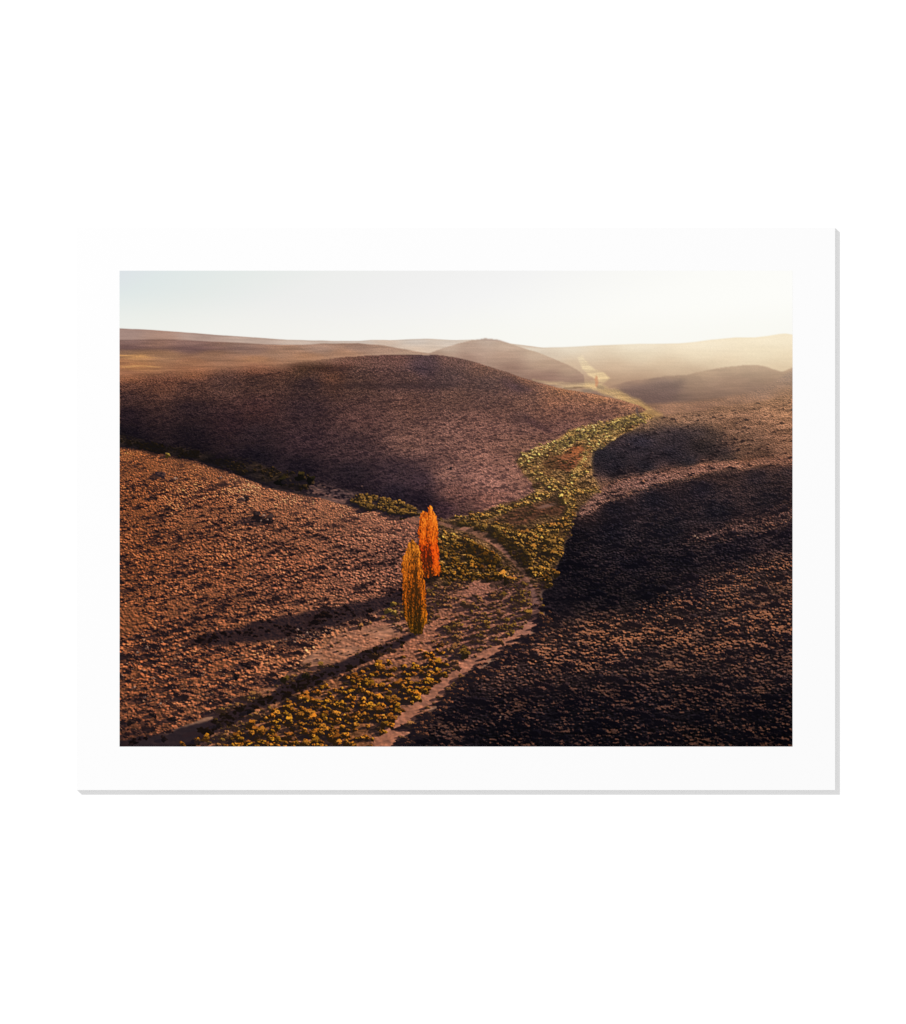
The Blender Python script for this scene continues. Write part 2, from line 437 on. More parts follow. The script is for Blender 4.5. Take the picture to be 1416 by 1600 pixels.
# ---- valley floor
V_poly = [(655, 812), (700, 812), (745, 804), (800, 786), (838, 768), (824, 745), (810, 726), (812, 714), (845, 704), (872, 690), (895, 672), (930, 667),
          (960, 656), (1003, 645), (1012, 647), (1022, 652), (985, 672), (950, 690), (926, 704), (924, 730), (930, 752),
          (938, 765), (905, 792), (892, 832), (876, 870), (864, 905), (846, 928), (846, 962), (836, 984), (800, 1010), (740, 1050), (700, 1080), (650, 1130),
          (610, 1170), (290, 1170), (340, 1112), (420, 1072), (480, 1030), (540, 985), (600, 960), (640, 930), (660, 880)]
c = field([(990, 632, 176, 138, 92), (1005, 648, 178, 142, 86), (960, 662, 190, 152, 84), (910, 680, 190, 150, 86), (880, 700, 130, 94, 62), (900, 715, 112, 74, 52),
           (850, 710, 120, 88, 58), (830, 735, 120, 90, 64), (880, 745, 90, 68, 46), (860, 770, 86, 62, 50), (850, 790, 112, 80, 66), (830, 805, 68, 46, 38),
           (800, 800, 72, 50, 42), (740, 812, 92, 66, 52), (790, 830, 84, 64, 36), (850, 840, 74, 56, 36), (880, 800, 78, 60, 42), (870, 880, 60, 46, 34),
           (700, 850, 80, 60, 40), (740, 880, 84, 62, 44), (800, 880, 70, 52, 42), (700, 905, 120, 84, 66), (740, 915, 168, 116, 100), (790, 908, 160, 112, 100),
           (820, 930, 110, 80, 68), (700, 940, 150, 104, 84), (760, 950, 132, 92, 80), (690, 975, 168, 114, 92), (740, 990, 140, 96, 84), (800, 975, 142, 100, 86),
           (780, 1000, 172, 120, 100), (820, 970, 174, 122, 104), (600, 975, 158, 110, 92), (560, 1000, 172, 120, 96), (640, 1010, 160, 108, 86), (650, 1050, 128, 88, 70),
           (560, 1080, 138, 92, 66), (480, 1100, 140, 94, 66), (420, 1130, 150, 102, 74), (350, 1155, 150, 104, 80), (540, 1140, 122, 82, 54), (620, 1140, 160, 110, 90),
           (680, 1070, 162, 112, 92), (450, 1060, 120, 84, 68)], soft=12, ay=1.2)
a_V = poly(V_poly, 6, 1.6)
img = over(img, grain(c * const(.88, .82, .77), 0.10, 0.06, 0.10, 0.0) * np.exp(.16 * np.clip(RELH, -1.6, 1.6))[..., None], a_V)

# ---- right hillsides
c = field([(1000, 660, 132, 98, 80), (1060, 650, 138, 100, 80), (1130, 642, 146, 104, 80), (1200, 632, 158, 112, 82), (1235, 640, 158, 112, 82), (1235, 670, 140, 100, 76), (1200, 660, 140, 100, 78), (1150, 665, 104, 76, 66),
           (1220, 680, 122, 84, 66), (1180, 700, 92, 66, 56), (1230, 710, 128, 88, 70), (960, 690, 66, 52, 56), (950, 710, 40, 36, 42), (960, 730, 34, 30, 36),
           (1000, 690, 48, 42, 50), (1060, 685, 56, 46, 50), (1100, 680, 66, 52, 50), (1050, 710, 42, 36, 42), (1100, 700, 46, 38, 38), (1140, 715, 60, 48, 48),
           (1010, 730, 38, 34, 40), (1080, 722, 44, 40, 46), (940, 760, 104, 74, 64), (990, 750, 92, 66, 62), (1040, 736, 96, 68, 62), (1100, 728, 104, 72, 62),
           (1170, 720, 118, 80, 66), (1230, 717, 112, 76, 66), (930, 780, 96, 68, 60), (970, 770, 88, 64, 60), (1040, 752, 66, 50, 52), (1120, 742, 66, 50, 50),
           (910, 800, 66, 48, 46), (960, 792, 38, 34, 42), (1020, 780, 42, 38, 46), (1100, 765, 46, 40, 48), (1180, 745, 50, 42, 48), (1230, 740, 54, 44, 48),
           (1200, 780, 44, 38, 44), (1230, 800, 58, 44, 46), (900, 840, 28, 24, 30), (960, 830, 30, 27, 35), (1040, 820, 34, 31, 39), (1120, 800, 36, 33, 41),
           (1100, 835, 46, 36, 40), (1160, 820, 56, 42, 44), (1220, 812, 68, 50, 50), (1180, 840, 34, 28, 36), (1230, 840, 36, 29, 36), (900, 890, 22, 19, 26),
           (980, 880, 24, 21, 29), (1060, 870, 26, 23, 31), (1140, 860, 28, 24, 32), (1210, 880, 50, 38, 40), (870, 940, 26, 22, 28), (940, 930, 20, 18, 25),
           (1020, 930, 24, 21, 27), (1090, 920, 40, 31, 36), (1160, 910, 58, 43, 43), (1230, 920, 62, 45, 43), (850, 1000, 62, 44, 43), (900, 980, 56, 41, 40),
           (980, 980, 58, 42, 40), (1060, 960, 54, 40, 40), (1140, 960, 52, 39, 40), (1220, 960, 50, 37, 39), (780, 1050, 50, 36, 38), (860, 1050, 42, 31, 34),
           (950, 1030, 44, 33, 36), (1040, 1020, 48, 36, 37), (1140, 1020, 46, 34, 36), (1220, 1040, 38, 29, 33), (700, 1110, 28, 22, 28), (800, 1110, 22, 18, 25),
           (900, 1110, 20, 17, 24), (1000, 1100, 22, 18, 25), (1100, 1100, 22, 18, 24), (1220, 1110, 18, 15, 21), (660, 1160, 22, 18, 24), (800, 1155, 15, 13, 19),
           (950, 1155, 15, 13, 19), (1100, 1155, 15, 13, 18), (1230, 1160, 12, 10, 15)], soft=11, ay=1.4)
K_poly = [(1022, 652), (985, 672), (950, 690), (926, 704), (924, 730), (930, 752), (938, 765), (905, 792), (892, 832), (876, 870), (864, 905), (848, 928),
          (850, 962), (840, 984), (803, 1012), (745, 1052), (704, 1084), (656, 1132), (616, 1170), (1245, 1170), (1245, 615), (1180, 628), (1100, 640)]
a_K = poly(K_poly, 3.2, 1.0)
a_K = a_K * np.where(X > 985, sstep(0, 30, Y - np.interp(X, [985, 1022, 1100, 1180, 1245], [640, 634, 626, 614, 600])), 1).astype(np.float32)
Kb = c * 0.9
# how much low sun each stretch of the right slope catches
ks = 0.10 * np.ones_like(X)
for pts, v, sf in (
        ([(1110, 655), (1180, 640), (1245, 620), (1245, 716), (1170, 722), (1150, 705), (1120, 690)], .62, 10),
        ([(1000, 650), (1100, 640), (1245, 615), (1245, 660), (1120, 655), (1050, 655), (985, 672)], .5, 5),
        ([(905, 806), (925, 772), (950, 756), (985, 746), (1040, 733), (1110, 724), (1180, 717), (1240, 713), (1240, 722), (1180, 730), (1110, 741), (1040, 757), (985, 775), (945, 788), (920, 806)], .75, 2.5),
        ([(1060, 850), (1110, 832), (1170, 812), (1245, 790), (1245, 818), (1180, 832), (1120, 845)], .55, 5),
        ([(838, 1000), (870, 978), (930, 966), (990, 952), (1050, 928), (1110, 905), (1180, 880), (1245, 862), (1245, 1010), (1150, 1050), (1000, 1050), (900, 1060), (800, 1075), (740, 1080), (760, 1050)], .85, 9),
        ([(612, 1172), (700, 1085), (800, 1060), (1000, 1045), (1245, 1010), (1245, 1172)], .42, 14)):
    p = poly(pts, 5, sf)
    ks = ks * (1 - p) + v * p
for pts, v, sf in (([(1080, 990), (1110, 985), (1130, 1000), (1090, 1006)], .3, 4), ([(985, 1020), (1060, 1012), (1075, 1030), (1000, 1040)], .3, 5),
                   ([(1150, 930), (1245, 905), (1245, 930), (1170, 948)], .35, 6)):
    p = poly(pts, 5, sf)
    ks = ks * (1 - p) + v * p

kb = grain(Kb * const(1.0, 1.0, .93), 0.10, 0.05, 0.22, 0.08) * np.exp(np.interp(Y, [640, 740, 840], [.15, .24, .38]) * np.clip(RELK, -1.6, 1.2))[..., None]
kfar = np.interp(Y, [640, 760, 860], [0, .5, 1]).astype(np.float32)
rimcol = const(170, 118, 88) * (1 - kfar)[..., None] + const(178, 112, 76) * kfar[..., None]
web = 1.2 * sstep(.35, 1.4, RELK + DENS0 * 3.4 + MID * 1.5) * ks * np.clip(.7 + .5 * GR, .2, 1.1)
kb = over(kb, rimcol, np.clip(web, 0, 1) * np.interp(Y, [640, 720, 820], [.45, .6, .9]).astype(np.float32))
img = over(img, kb, a_K)
Kc = c
# crisp shade lines across the slopes
for pts, k, sf in (
        ([(925, 706), (960, 686), (1000, 672), (1050, 662), (1100, 658), (1110, 668), (1090, 690), (1150, 700), (1120, 716), (1050, 726), (1000, 738), (960, 748), (930, 742)], (.90, .92, .98), 4),
        ([(893, 832), (910, 806), (950, 784), (1000, 774), (1060, 758), (1120, 752), (1100, 780), (1000, 810), (930, 840), (880, 880)], (.80, .82, .88), 4)):
    tint(poly(pts, 3, sf), k)
tint(poly([(925, 776), (945, 760), (985, 748), (1040, 733), (1110, 724), (1180, 717), (1240, 713), (1240, 718), (1180, 723), (1110, 732), (1040, 745), (985, 764), (945, 782), (920, 800), (900, 812)], 2.5, 2.0), (1.22, 1.14, 1.08))

tint(poly([(886, 850), (900, 818), (920, 801), (950, 787), (985, 773), (1040, 757), (1110, 742), (1180, 731), (1245, 723), (1245, 800), (1150, 815), (1060, 850), (980, 900), (880, 905)], 2.5, 1.8)
     * sstep(880, 790, Y), (.90, .88, .92))
tint(poly([(930, 742), (924, 712), (940, 700), (985, 681), (1030, 670), (1090, 664), (1130, 676), (1160, 700), (1150, 712), (1105, 721), (1040, 731), (985, 744), (950, 754)], 5, 4), (1.04, 1.04, 1.08))
crest = poly([(900, 812), (922, 778), (945, 760), (985, 748), (1040, 734), (1110, 725), (1180, 718), (1245, 713), (1245, 720), (1180, 728), (1110, 738), (1040, 753), (985, 768), (950, 783), (920, 803)], 3, 2.2)
img = over(img, grain(field([(930, 780, 112, 80, 70), (990, 757, 104, 74, 66), (1080, 734, 116, 80, 68), (1180, 722, 134, 92, 74), (1240, 716, 132, 90, 74)], soft=20), .05)
           * np.exp(.26 * np.clip(RELK, -1.6, 1.6))[..., None] * 1.12, crest * .85)
back = poly([(1040, 652), (1110, 645), (1180, 632), (1245, 618), (1245, 711), (1180, 716), (1140, 716), (1160, 700), (1135, 676), (1100, 662), (1050, 660)], 6, 6)
img = over(img, grain(field([(1080, 652, 140, 102, 80), (1160, 650, 136, 96, 74), (1230, 640, 154, 108, 80), (1170, 690, 104, 76, 62), (1230, 690, 128, 90, 70), (1200, 712, 112, 80, 66)], soft=24), .05, .06, .3, .2)
           * np.exp(.17 * np.clip(RELK, -1.6, 1.6))[..., None], back * .8)
spur = poly([(1062, 848), (1110, 830), (1170, 812), (1245, 796), (1245, 806), (1180, 824), (1120, 840)], 4, 3)
img = over(img, grain(const(84, 60, 56) + 0 * img, .05) * np.exp(.4 * np.clip(RELK, -1.6, 1.6))[..., None], spur * .6)
# ---- dirt track
track_pts = [(594, 1172, 12), (614, 1144, 10.5), (640, 1116, 10), (669, 1090, 9), (700, 1064, 8.5), (732, 1040, 8), (763, 1022, 7.5), (796, 1005, 8.5), (818, 990, 9),
             (832, 970, 8), (838, 950, 6), (836, 930, 3.6), (830, 912, 2.4), (820, 896, 2.4), (806, 880, 2.6)]
track2 = [(806, 880, 3), (790, 862, 3.5), (774, 848, 5.5), (758, 838, 6), (740, 830, 5), (720, 825, 4), (704, 821, 3.2), (690, 818, 3), (660, 814, 4), (620, 806, 3)]
track3 = [(640, 806, 3), (600, 799, 2.5), (560, 790, 3), (530, 782, 3), (505, 773, 3), (488, 767, 3)]
tk = np.clip(band(track_pts, 3.5, 1.2) + band(track2, 2, 1.0) + 0.75 * band(track3, 2, 1.2), 0, 1)
tk = tk * np.clip(.95 + 1.0 * DENS0, .5, 1)
tc_ = field([(620, 1140, 160, 108, 88), (700, 1065, 160, 110, 92), (790, 1008, 172, 118, 98), (832, 970, 166, 116, 102), (838, 940, 128, 96, 94), (815, 890, 150, 108, 92),
             (770, 846, 178, 126, 110), (700, 821, 150, 108, 94), (600, 800, 150, 104, 88), (500, 770, 120, 88, 80)], soft=20)
img = over(img, grain(tc_ * const(.96, .91, .86), 0.08, 0.10, 0.20), tk * .80)

img = over(img, grain(const(166, 114, 88) + 0 * img, .05, .1, .3, .2), blur(poly([(470, 1030), (520, 1000), (570, 982), (620, 972), (636, 985), (600, 1000), (545, 1024), (490, 1046)], 5, 2), 2) * np.clip(.55 + 2 * DENS0, 0, .9))
# ---- shade of the two poplars, of the bank beside the track, of the gully
sun = np.ones(X.shape, np.float32)


def shade(pts, jit, soft, k):
    global sun
    sun = sun * (1 - k * poly(pts, jit, soft))


shade([(660, 986), (640, 990), (600, 1005), (560, 1021), (510, 1044), (470, 1060), (430, 1076), (395, 1098), (330, 1122), (270, 1142), (220, 1152), (187, 1155), (187, 1172), (292, 1172),
       (340, 1142), (400, 1112), (440, 1092), (490, 1072), (540, 1050), (580, 1031), (620, 1010), (656, 994)], 6, 1.4, .95)
shade([(640, 915), (600, 930), (540, 946), (480, 956), (430, 964), (370, 980), (310, 994), (290, 1004), (340, 1008), (400, 1003), (450, 998), (500, 985), (560, 968), (610, 950), (650, 936)], 4, 2.2, .90)
shade([(880, 905), (846, 905), (842, 930), (850, 955), (870, 975), (900, 960)], 3, 4, .5)
shade([(740, 826), (760, 834), (776, 846), (800, 872), (820, 893), (832, 880), (808, 850), (780, 832), (750, 822)], 2, 2.2, .72)
shade([(716, 845), (745, 852), (770, 872), (800, 888), (785, 892), (752, 880), (730, 862)], 3, 2.5, .62)
shade([(690, 812), (720, 812), (742, 818), (752, 826), (726, 822), (700, 818)], 2, 1.6, .6)
shade([(187, 694), (240, 704), (300, 717), (360, 733), (410, 752), (450, 766), (500, 774), (520, 780), (500, 779), (440, 768), (360, 740), (300, 722), (230, 707), (187, 701)], 2, 2, .7)
shade([(845, 990), (870, 975), (850, 960), (842, 965), (838, 988), (806, 1012), (760, 1044), (716, 1078), (660, 1134), (625, 1168), (650, 1168), (690, 1120), (740, 1075), (800, 1035)], 3, 3, .35)
SHC = const(34, 27, 36)
img = img * sun[..., None] + (SHC * 0.74 + img * 0.10) * (1 - sun[..., None])

# ---- tussocks, bushes and stones: small printed marks, back to front
SIZES = np.array([1.6, 2.1, 2.8, 3.6, 4.6, 5.8, 7.2, 9.0, 11.2, 14.0, 18.0])
NV = 10


def make_marks(w, v, flat):
    """coverage, light and cast-shade of one bush of width w"""
    ss = 4
    r = np.random.default_rng(1000 + v + int(w * 100) + (7 if flat else 0))
    hx, hy = w * 0.5, w * (0.30 if flat else 0.40)
    lx, rx, uy, dy = int(w * 1.9) + 2, int(w * 0.7) + 2, int(w * 0.6) + 2, int(w * 0.8) + 2
    xs = (np.arange((lx + rx + 1) * ss) + .5) / ss - lx - .5
    ys = (np.arange((uy + dy + 1) * ss) + .5) / ss - uy - .5
    gx, gy = np.meshgrid(xs, ys)
    ph = r.random(6) * 6.28
    ang = np.arctan2(gy, gx)
    wob = 1 + 0.22 * np.sin(2 * ang + ph[0]) + 0.18 * np.sin(3 * ang + ph[1]) + 0.13 * np.sin(5 * ang + ph[2]) + (.12 if flat else .06) * np.sin(9 * ang + ph[3]) + (.10 if flat else .05) * np.sin(14 * ang + ph[4])
    rr = np.hypot(gx / hx, gy / hy) / wob
    cov = (rr < 1).astype(np.float32)
    n = vnoise((gx + 50) / max(w * .20, .8), (gy + 50) / max(w * .15, .7), 700 + v) - .5
    n2 = vnoise((gx + 90) / 1.3, (gy + 90) / 1.0, 760 + v) - .5
    face = 0.45 * gx / hx - 0.80 * gy / hy
    if flat:
        lit = sstep(0.30, 0.80, face * rr ** .6 + n * 0.6 + n2 * .5)
    else:
        lit = sstep(0.0, 0.85, face * rr ** .35 + n * 0.8 + n2 * .9)
    # shade lying to the lower left
    sx = gx + 0.55 * w
    sy = gy - 0.22 * w + 0.32 * sx * 0.6
    ln = 0.75 + 0.45 * r.random()
    sh = ((np.hypot((sx + .1 * w) / (w * ln), (sy) / (hy * 0.75))) / (wob ** .5) < 1).astype(np.float32)

    def red(m):
        return m.reshape(uy + dy + 1, ss, lx + rx + 1, ss).mean((1, 3)).astype(np.float32)
    c = red(cov)
    l = red(cov * lit) / np.maximum(c, 1e-4)
    return c, l, red(sh), lx, uy


MARKS = {}
for flat in (False, True):
    for si, w in enumerate(SIZES):
        for v in range(NV):
            MARKS[(flat, si, v)] = make_marks(float(w), v, flat)
img = np.ascontiguousarray(img.astype(np.float32))
NSZ = len(SIZES)
LOGS = np.log(SIZES)


def stamp(x, y, w, lit, dark, sh_a, a=1.0, flat=False, lit_gain=1.0, shc=(30, 24, 31)):
    si = int(np.clip(np.rint((math.log(w) - LOGS[0]) / (LOGS[-1] - LOGS[0]) * (NSZ - 1)), 0, NSZ - 1))
    c, l, sh, lx, uy = MARKS[(flat, si, int(rng.integers(NV)))]
    i0, j0 = int(round(x - OX)) - lx, int(round(y - OY)) - uy
    h, w_ = c.shape
    a0, b0 = max(0, -j0), max(0, -i0)
    a1, b1 = min(h, H - j0), min(w_, W - i0)
    if a1 <= a0 or b1 <= b0:
        return
    dst = img[j0 + a0:j0 + a1, i0 + b0:i0 + b1]
    cs, ls = c[a0:a1, b0:b1], l[a0:a1, b0:b1]
    if sh_a > 0:
        s_ = (sh[a0:a1, b0:b1] * sh_a)[..., None]
        dst += (np.array(shc, np.float32) - dst) * s_
    colr = dark + (lit - dark) * (np.clip(ls * lit_gain, 0, 1))[..., None]
    dst += (colr - dst) * (cs * a)[..., None]


def at(m, x, y):
    return m[min(H - 1, max(0, int(y - OY))), min(W - 1, max(0, int(x - OX)))]


DENS = fbm(X / 40, Y / 22, 800, 3).astype(np.float32)
DENS2 = fbm(X / 14, Y / 9, 820, 3).astype(np.float32)
strand = (band([(1010, 649, 6), (970, 660, 7), (930, 670, 8), (900, 680, 8), (870, 695, 8), (840, 708, 8), (818, 716, 6)], 3, 1.5)
          + band([(812, 718, 5), (835, 731, 7), (855, 745, 10), (868, 753, 9), (858, 765, 11), (845, 772, 9), (820, 785, 5), (790, 797, 5), (760, 805, 6), (735, 811, 8)], 3, 1.5)
          + band([(962, 668, 8), (935, 690, 9), (918, 705, 7), (912, 722, 7), (905, 738, 9), (892, 752, 9), (888, 770, 10), (892, 790, 9), (885, 810, 9), (880, 830, 9), (870, 852, 12)], 3, 1.5)
          + band([(895, 768, 5), (920, 768, 4), (938, 765, 4)], 2, 1))
thicket = (poly([(728, 814), (760, 812), (790, 820), (828, 830), (850, 815), (884, 824), (876, 870), (864, 902), (842, 906), (815, 885), (790, 858), (765, 838)], 4, 1.5)
           + poly([(690, 832), (720, 836), (755, 850), (790, 880), (806, 902), (740, 906), (690, 906), (672, 892), (682, 850)], 4, 1.5)
           + poly([(694, 811), (740, 808), (748, 820), (715, 823)], 2, 1.5) + poly([(848, 902), (862, 896), (870, 910), (856, 918)], 2, 1.5))
green = np.clip(strand + thicket, 0, 1)
meadow = poly([(690, 812), (745, 800), (800, 786), (838, 768), (824, 745), (812, 722), (845, 704), (895, 674), (935, 666), (1003, 645), (1022, 652), (950, 690), (928, 706),
               (926, 735), (940, 765), (905, 792), (890, 832), (872, 872), (855, 905), (838, 915), (820, 895), (790, 905), (720, 905), (690, 915), (670, 905), (680, 850)], 4, 2)
golden = poly([(345, 1170), (390, 1132), (440, 1102), (500, 1072), (560, 1048), (600, 1034), (660, 1010), (690, 1000), (700, 1040), (690, 1070), (650, 1100), (625, 1130), (600, 1160), (590, 1172)], 3, 3)
brown1 = poly([(772, 812), (800, 797), (838, 786), (874, 778), (886, 788), (880, 804), (862, 806), (846, 803), (830, 815), (812, 823), (790, 817)], 2, 2)
brown2 = poly([(846, 724), (862, 714), (880, 710), (896, 697), (914, 697), (911, 716), (900, 730), (886, 738), (872, 734), (858, 734)], 2, 1.4)
bare = poly([(715, 925), (740, 908), (780, 902), (800, 900), (790, 915), (760, 925), (730, 935)], 2, 3)
bare2 = poly([(480, 1010), (540, 985), (600, 970), (630, 985), (600, 1005), (540, 1030), (480, 1045)], 3, 4)
bare3 = poly([(655, 985), (690, 960), (725, 930), (735, 940), (710, 965), (690, 985), (640, 1025), (590, 1050), (540, 1066), (580, 1035), (630, 1005)], 3, 3)
strip = poly([(560, 772), (600, 778), (640, 790), (658, 797), (656, 806), (620, 803), (580, 795), (545, 785)], 2, 2)
gulb = poly([(187, 684), (280, 700), (380, 725), (440, 732), (495, 745), (490, 766), (440, 764), (380, 742), (300, 716), (187, 696)], 2, 2)
tf = np.interp(Y, [650, 700, 760, 830, 900], [0, .15, .5, .85, 1]).astype(np.float32)[..., None]
tcov = const(196, 156, 92) * (1 - tf) + const(124, 90, 42) * tf
tcov = grain(tcov, .05, .1, .4) * np.exp(np.clip((.26 + .20 * tf[..., 0]) * RELH - .08, -1.1, .5))[..., None] * (.3 + .7 * sun[..., None])
img = over(img, tcov, np.clip(blur(green, 2) * (1 - .9 * tk), 0, 1) * .9 * np.clip(.72 + 2.6 * DENS2, .1, 1))
lowc = const(150, 116, 72) * (1 - tf) + const(86, 62, 42) * tf
img = over(img, grain(lowc, .06, .2, .6) * np.exp(np.clip(.35 * RELH, -1, .6))[..., None], np.clip(meadow - green, 0, 1) * .6 * (1 - tk) * sun)
img = over(img, grain(field([(905, 705, 138, 80, 50), (885, 722, 122, 72, 50), (860, 722, 96, 66, 44)], soft=8), .14), brown2 * .9)
img = over(img, grain(const(78, 50, 38) + 0 * img, .22), brown1 * .85)
img = over(img, const(140, 102, 88) + 0 * img, poly([(836, 794), (850, 788), (872, 784), (868, 789), (850, 794)], 1, 1.2) * .7)
img = np.ascontiguousarray(img.astype(np.float32))

# which slope or thicket a mark falls on
reg = np.zeros((H, W), np.int8)
reg[a_F > .5] = 7
reg[a_H > .5] = 6
reg[a_V > .5] = 5
reg[gulb > .5] = 4
reg[strip > .5] = 3
reg[golden > .5] = 2
dark_gap = poly([(862, 738), (878, 744), (886, 756), (878, 770), (868, 760), (872, 750)], 2, 1.5) + poly([(846, 756), (868, 772), (850, 778), (838, 772)], 2, 2) + poly([(905, 742), (925, 745), (938, 762), (918, 770), (900, 768)], 2, 2)
green_s = blur(green, 3.0)
reg[(meadow > .5) & (a_K < .5)] = 9
reg[green > .5] = 1
reg[a_K > .5] = 8
bare_all = np.maximum(np.maximum(bare, bare2), bare3)
y = 574.0
while y < 1172:
    s = float(scale_at(y))
    x = 187 - rng.random() * s
    if y < 672:
        s = max(s, 1.5)
    while x < 1240:
        x += s * (0.7 + 0.6 * rng.random())
        xx = x
        yy = y + (rng.random() - .5) * s * .8
        if yy > 1170 or xx > 1240 or xx < 187:
            continue
        jj, ii = min(H - 1, max(0, int(yy - OY))), min(W - 1, int(xx - OX))
        g = reg[jj, ii]
        if .06 < green_s[jj, ii] < .94 and yy > 655:
            g = 1 if rng.random() < green_s[jj, ii] ** 1.3 * 1.1 else (9 if g == 1 else g)
        if g == 0 or (yy < 672 and g not in (1, 7, 8, 9)):
            continue
        sn = sun[jj, ii]
        r1 = rng.random()
        d1, d2 = DENS[jj, ii], DENS2[jj, ii]
        tkv = tk[jj, ii]
        sz = s * float(np.exp(rng.normal(-.05, 0.42)))
        if g == 7:
            if r1 > .26 + d2 * .5 or yy < 3 + np.interp(xx, [187, 480, 620], [14, 10, 1]) + np.interp(xx, *zip(*F_top)):
                continue
            base = Fc[jj, ii]
            k = rng.random()
            lit = base * (1.10 + .30 * k)
            dk = base * (.48 + .2 * rng.random()) + const(3, 2, 6)
            stamp(xx, yy, max(1.6, sz * .95), lit, dk, .30, .85, True, .9, base * .55 + const(3, 2, 6))
        elif g == 9:
            if r1 > .3 + d2 or tkv > .35:
                continue
            lit = (const(122, 88, 54), const(104, 80, 44), const(128, 84, 62))[int(rng.integers(3))] * np.interp(yy, [650, 700, 780], [1.6, 1.25, 1]) * (.75 + .5 * rng.random()) * (.25 + .75 * sn)
            stamp(xx, yy, max(1.7, sz * .8), lit, const(48, 36, 26), .5, .85, True, 1.0, (50, 38, 30))
        elif g == 8:
            base = Kc[jj, ii]
            kv = float(ks[jj, ii])
            if r1 > .34 * np.interp(yy, [660, 760, 830], [.15, .3, 1]):
                continue
            k = rng.random()
            hot = np.clip(0.45 + d1 * 1.8 + d2 * 1.6 + (k - .5) * 1.5, 0, 1.3)
            hot *= kv
            far = np.interp(yy, [640, 760, 860], [0, .5, 1])
            rimc = const(176, 122, 90) * (1 - far) + const(164, 102, 72) * far
            lit = base * 1.25 + (rimc - base) * np.clip(hot, 0, 1)
            q = (.6 + .9 * rng.random() ** 2) * (1 if yy < 860 else .95)
            stamp(xx, yy, max(1.7, sz * q), lit, base * .50 + const(1, 1, 4), 0.40, .9, True, 1.0, base * .45 + const(1, 1, 4))
            if False:      # earth catching light between tussocks
                stamp(xx + rng.normal() * s, yy + rng.normal() * s * .4, max(1.7, sz * .45), rimc * (.55 + .5 * rng.random()) * min(1, kv * 1.3), base * .7, 0, .75, True, 1.3)
        elif g == 1:
            if tkv > .35 and rng.random() < .95:
                continue
            b1 = brown1[jj, ii] > .5 or brown2[jj, ii] > .4 or dark_gap[jj, ii] > .5
            far = np.interp(yy, [650, 700, 760, 830, 900], [0, .12, .45, .8, 1])
            if r1 > (0.10 if b1 else (0.42 + .22 * far) + d2 * 1.1 + d1 * .6):
                continue
            g0 = const(240, 192, 120) * (1 - far) + const(198, 138, 58) * far
            if yy > 850 and xx < 780:
                g0 = const(170, 114, 42)
            g0 = g0 * (const(.84, .84, .86), const(.94, .96, .95), const(1.02, .96, .9), const(1, 1, 1), const(.78, .70, .68))[int(rng.integers(5))]
            lit = g0 * (0.72 + .44 * rng.random() + d1 * .4) * (0.22 + .78 * sn)
            dk = const(88, 70, 42) * (1 - far) + const(34, 26, 16) * far
            stamp(xx, yy, max(2.2, sz * (1.05 if yy > 760 else 1.0) * (.8 + .5 * rng.random() ** 2)), lit, dk, .60 - .2 * (1 - far), .96, False, 1.5 - .4 * far, const(74, 58, 40) * (1 - far) + const(28, 22, 20) * far)
        elif g == 2:
            if tkv > .45 or r1 > 0.50 + d1 * 1.8 + d2 * .9 + .25 * (yy > 1090):
                continue
            lit = const(204, 128, 44) * (0.72 + .44 * rng.random()) * (0.10 + .90 * sn)
            lit = lit * (const(.95, 1.0, .8), const(1, 1, 1), const(.80, .74, .78), const(1.08, 1.02, .9))[int(rng.integers(4))]
            stamp(xx, yy, sz * (.78 + .35 * rng.random()), lit, const(40, 27, 15) * (0.4 + .6 * sn), .74, .97, False, 1.0, (32, 24, 26))
        elif g == 3:
            if r1 > .62 + d2:
                continue
            lit = const(156, 112, 54) * (0.7 + .4 * rng.random())
            stamp(xx, yy, sz * 1.5, lit, const(38, 30, 20), .6, .95)
        elif g == 4:
            if r1 > .20 + d1 + d2 * 1.4:
                continue
            up = np.interp(xx, [187, 330, 400, 490], [.30, .42, .8, 1])
            lit = const(132, 96, 52) * up * (0.35 + .65 * rng.random() ** 1.5)
            stamp(xx, yy, sz * (.8 + .6 * rng.random() ** 2), lit, const(22, 18, 16), .5, .9, False, .9, (22, 18, 20))
        elif g == 5:
            if tkv > .4:
                continue
            if bare_all[jj, ii] > .5:
                if r1 > .30:
                    continue
                sz *= .42
            elif r1 > 0.84 + d1 * 1.2 + d2 * 1.2 + (.2 if sn < .4 else 0):
                continue
            lit = const(160, 106, 60) * (0.7 + .45 * rng.random()) * (0.15 + .85 * sn)
            if rng.random() < .4 or xx > 790:
                lit = lit * const(.9, .98, .72)
            stamp(xx, yy, sz * (.50 + .45 * rng.random()), lit, const(46, 32, 26) * (0.45 + .55 * sn), .70, .92, rng.random() < .5, 1.0, (44, 31, 34))
        elif g == 6:
            if r1 > 0.40 + d1 * .9 + d2 * 1.3 or bare2[jj, ii] > .6:
                continue
            top = np.interp(yy - np.interp(xx, *zip(*H_top)), [0, 14, 60], [.35, .55, 1])
            base = hillH[jj, ii]
            lit = base * const(.95, .91, .86) * (0.85 + .4 * rng.random()) * (0.20 + .80 * sn)
            dk = const(32, 22, 24) * (0.5 + .5 * sn)
            q = rng.random()
            stamp(xx, yy, sz * (.45 + (.65 + .35 * (yy > 960)) * q ** 3) * (.7 + .3 * top), lit, dk + (base - dk) * (1 - top) * .45, .58 * top, .94 * (.55 + .45 * top), True, .9, (46, 31, 32))
    y += s * 0.46

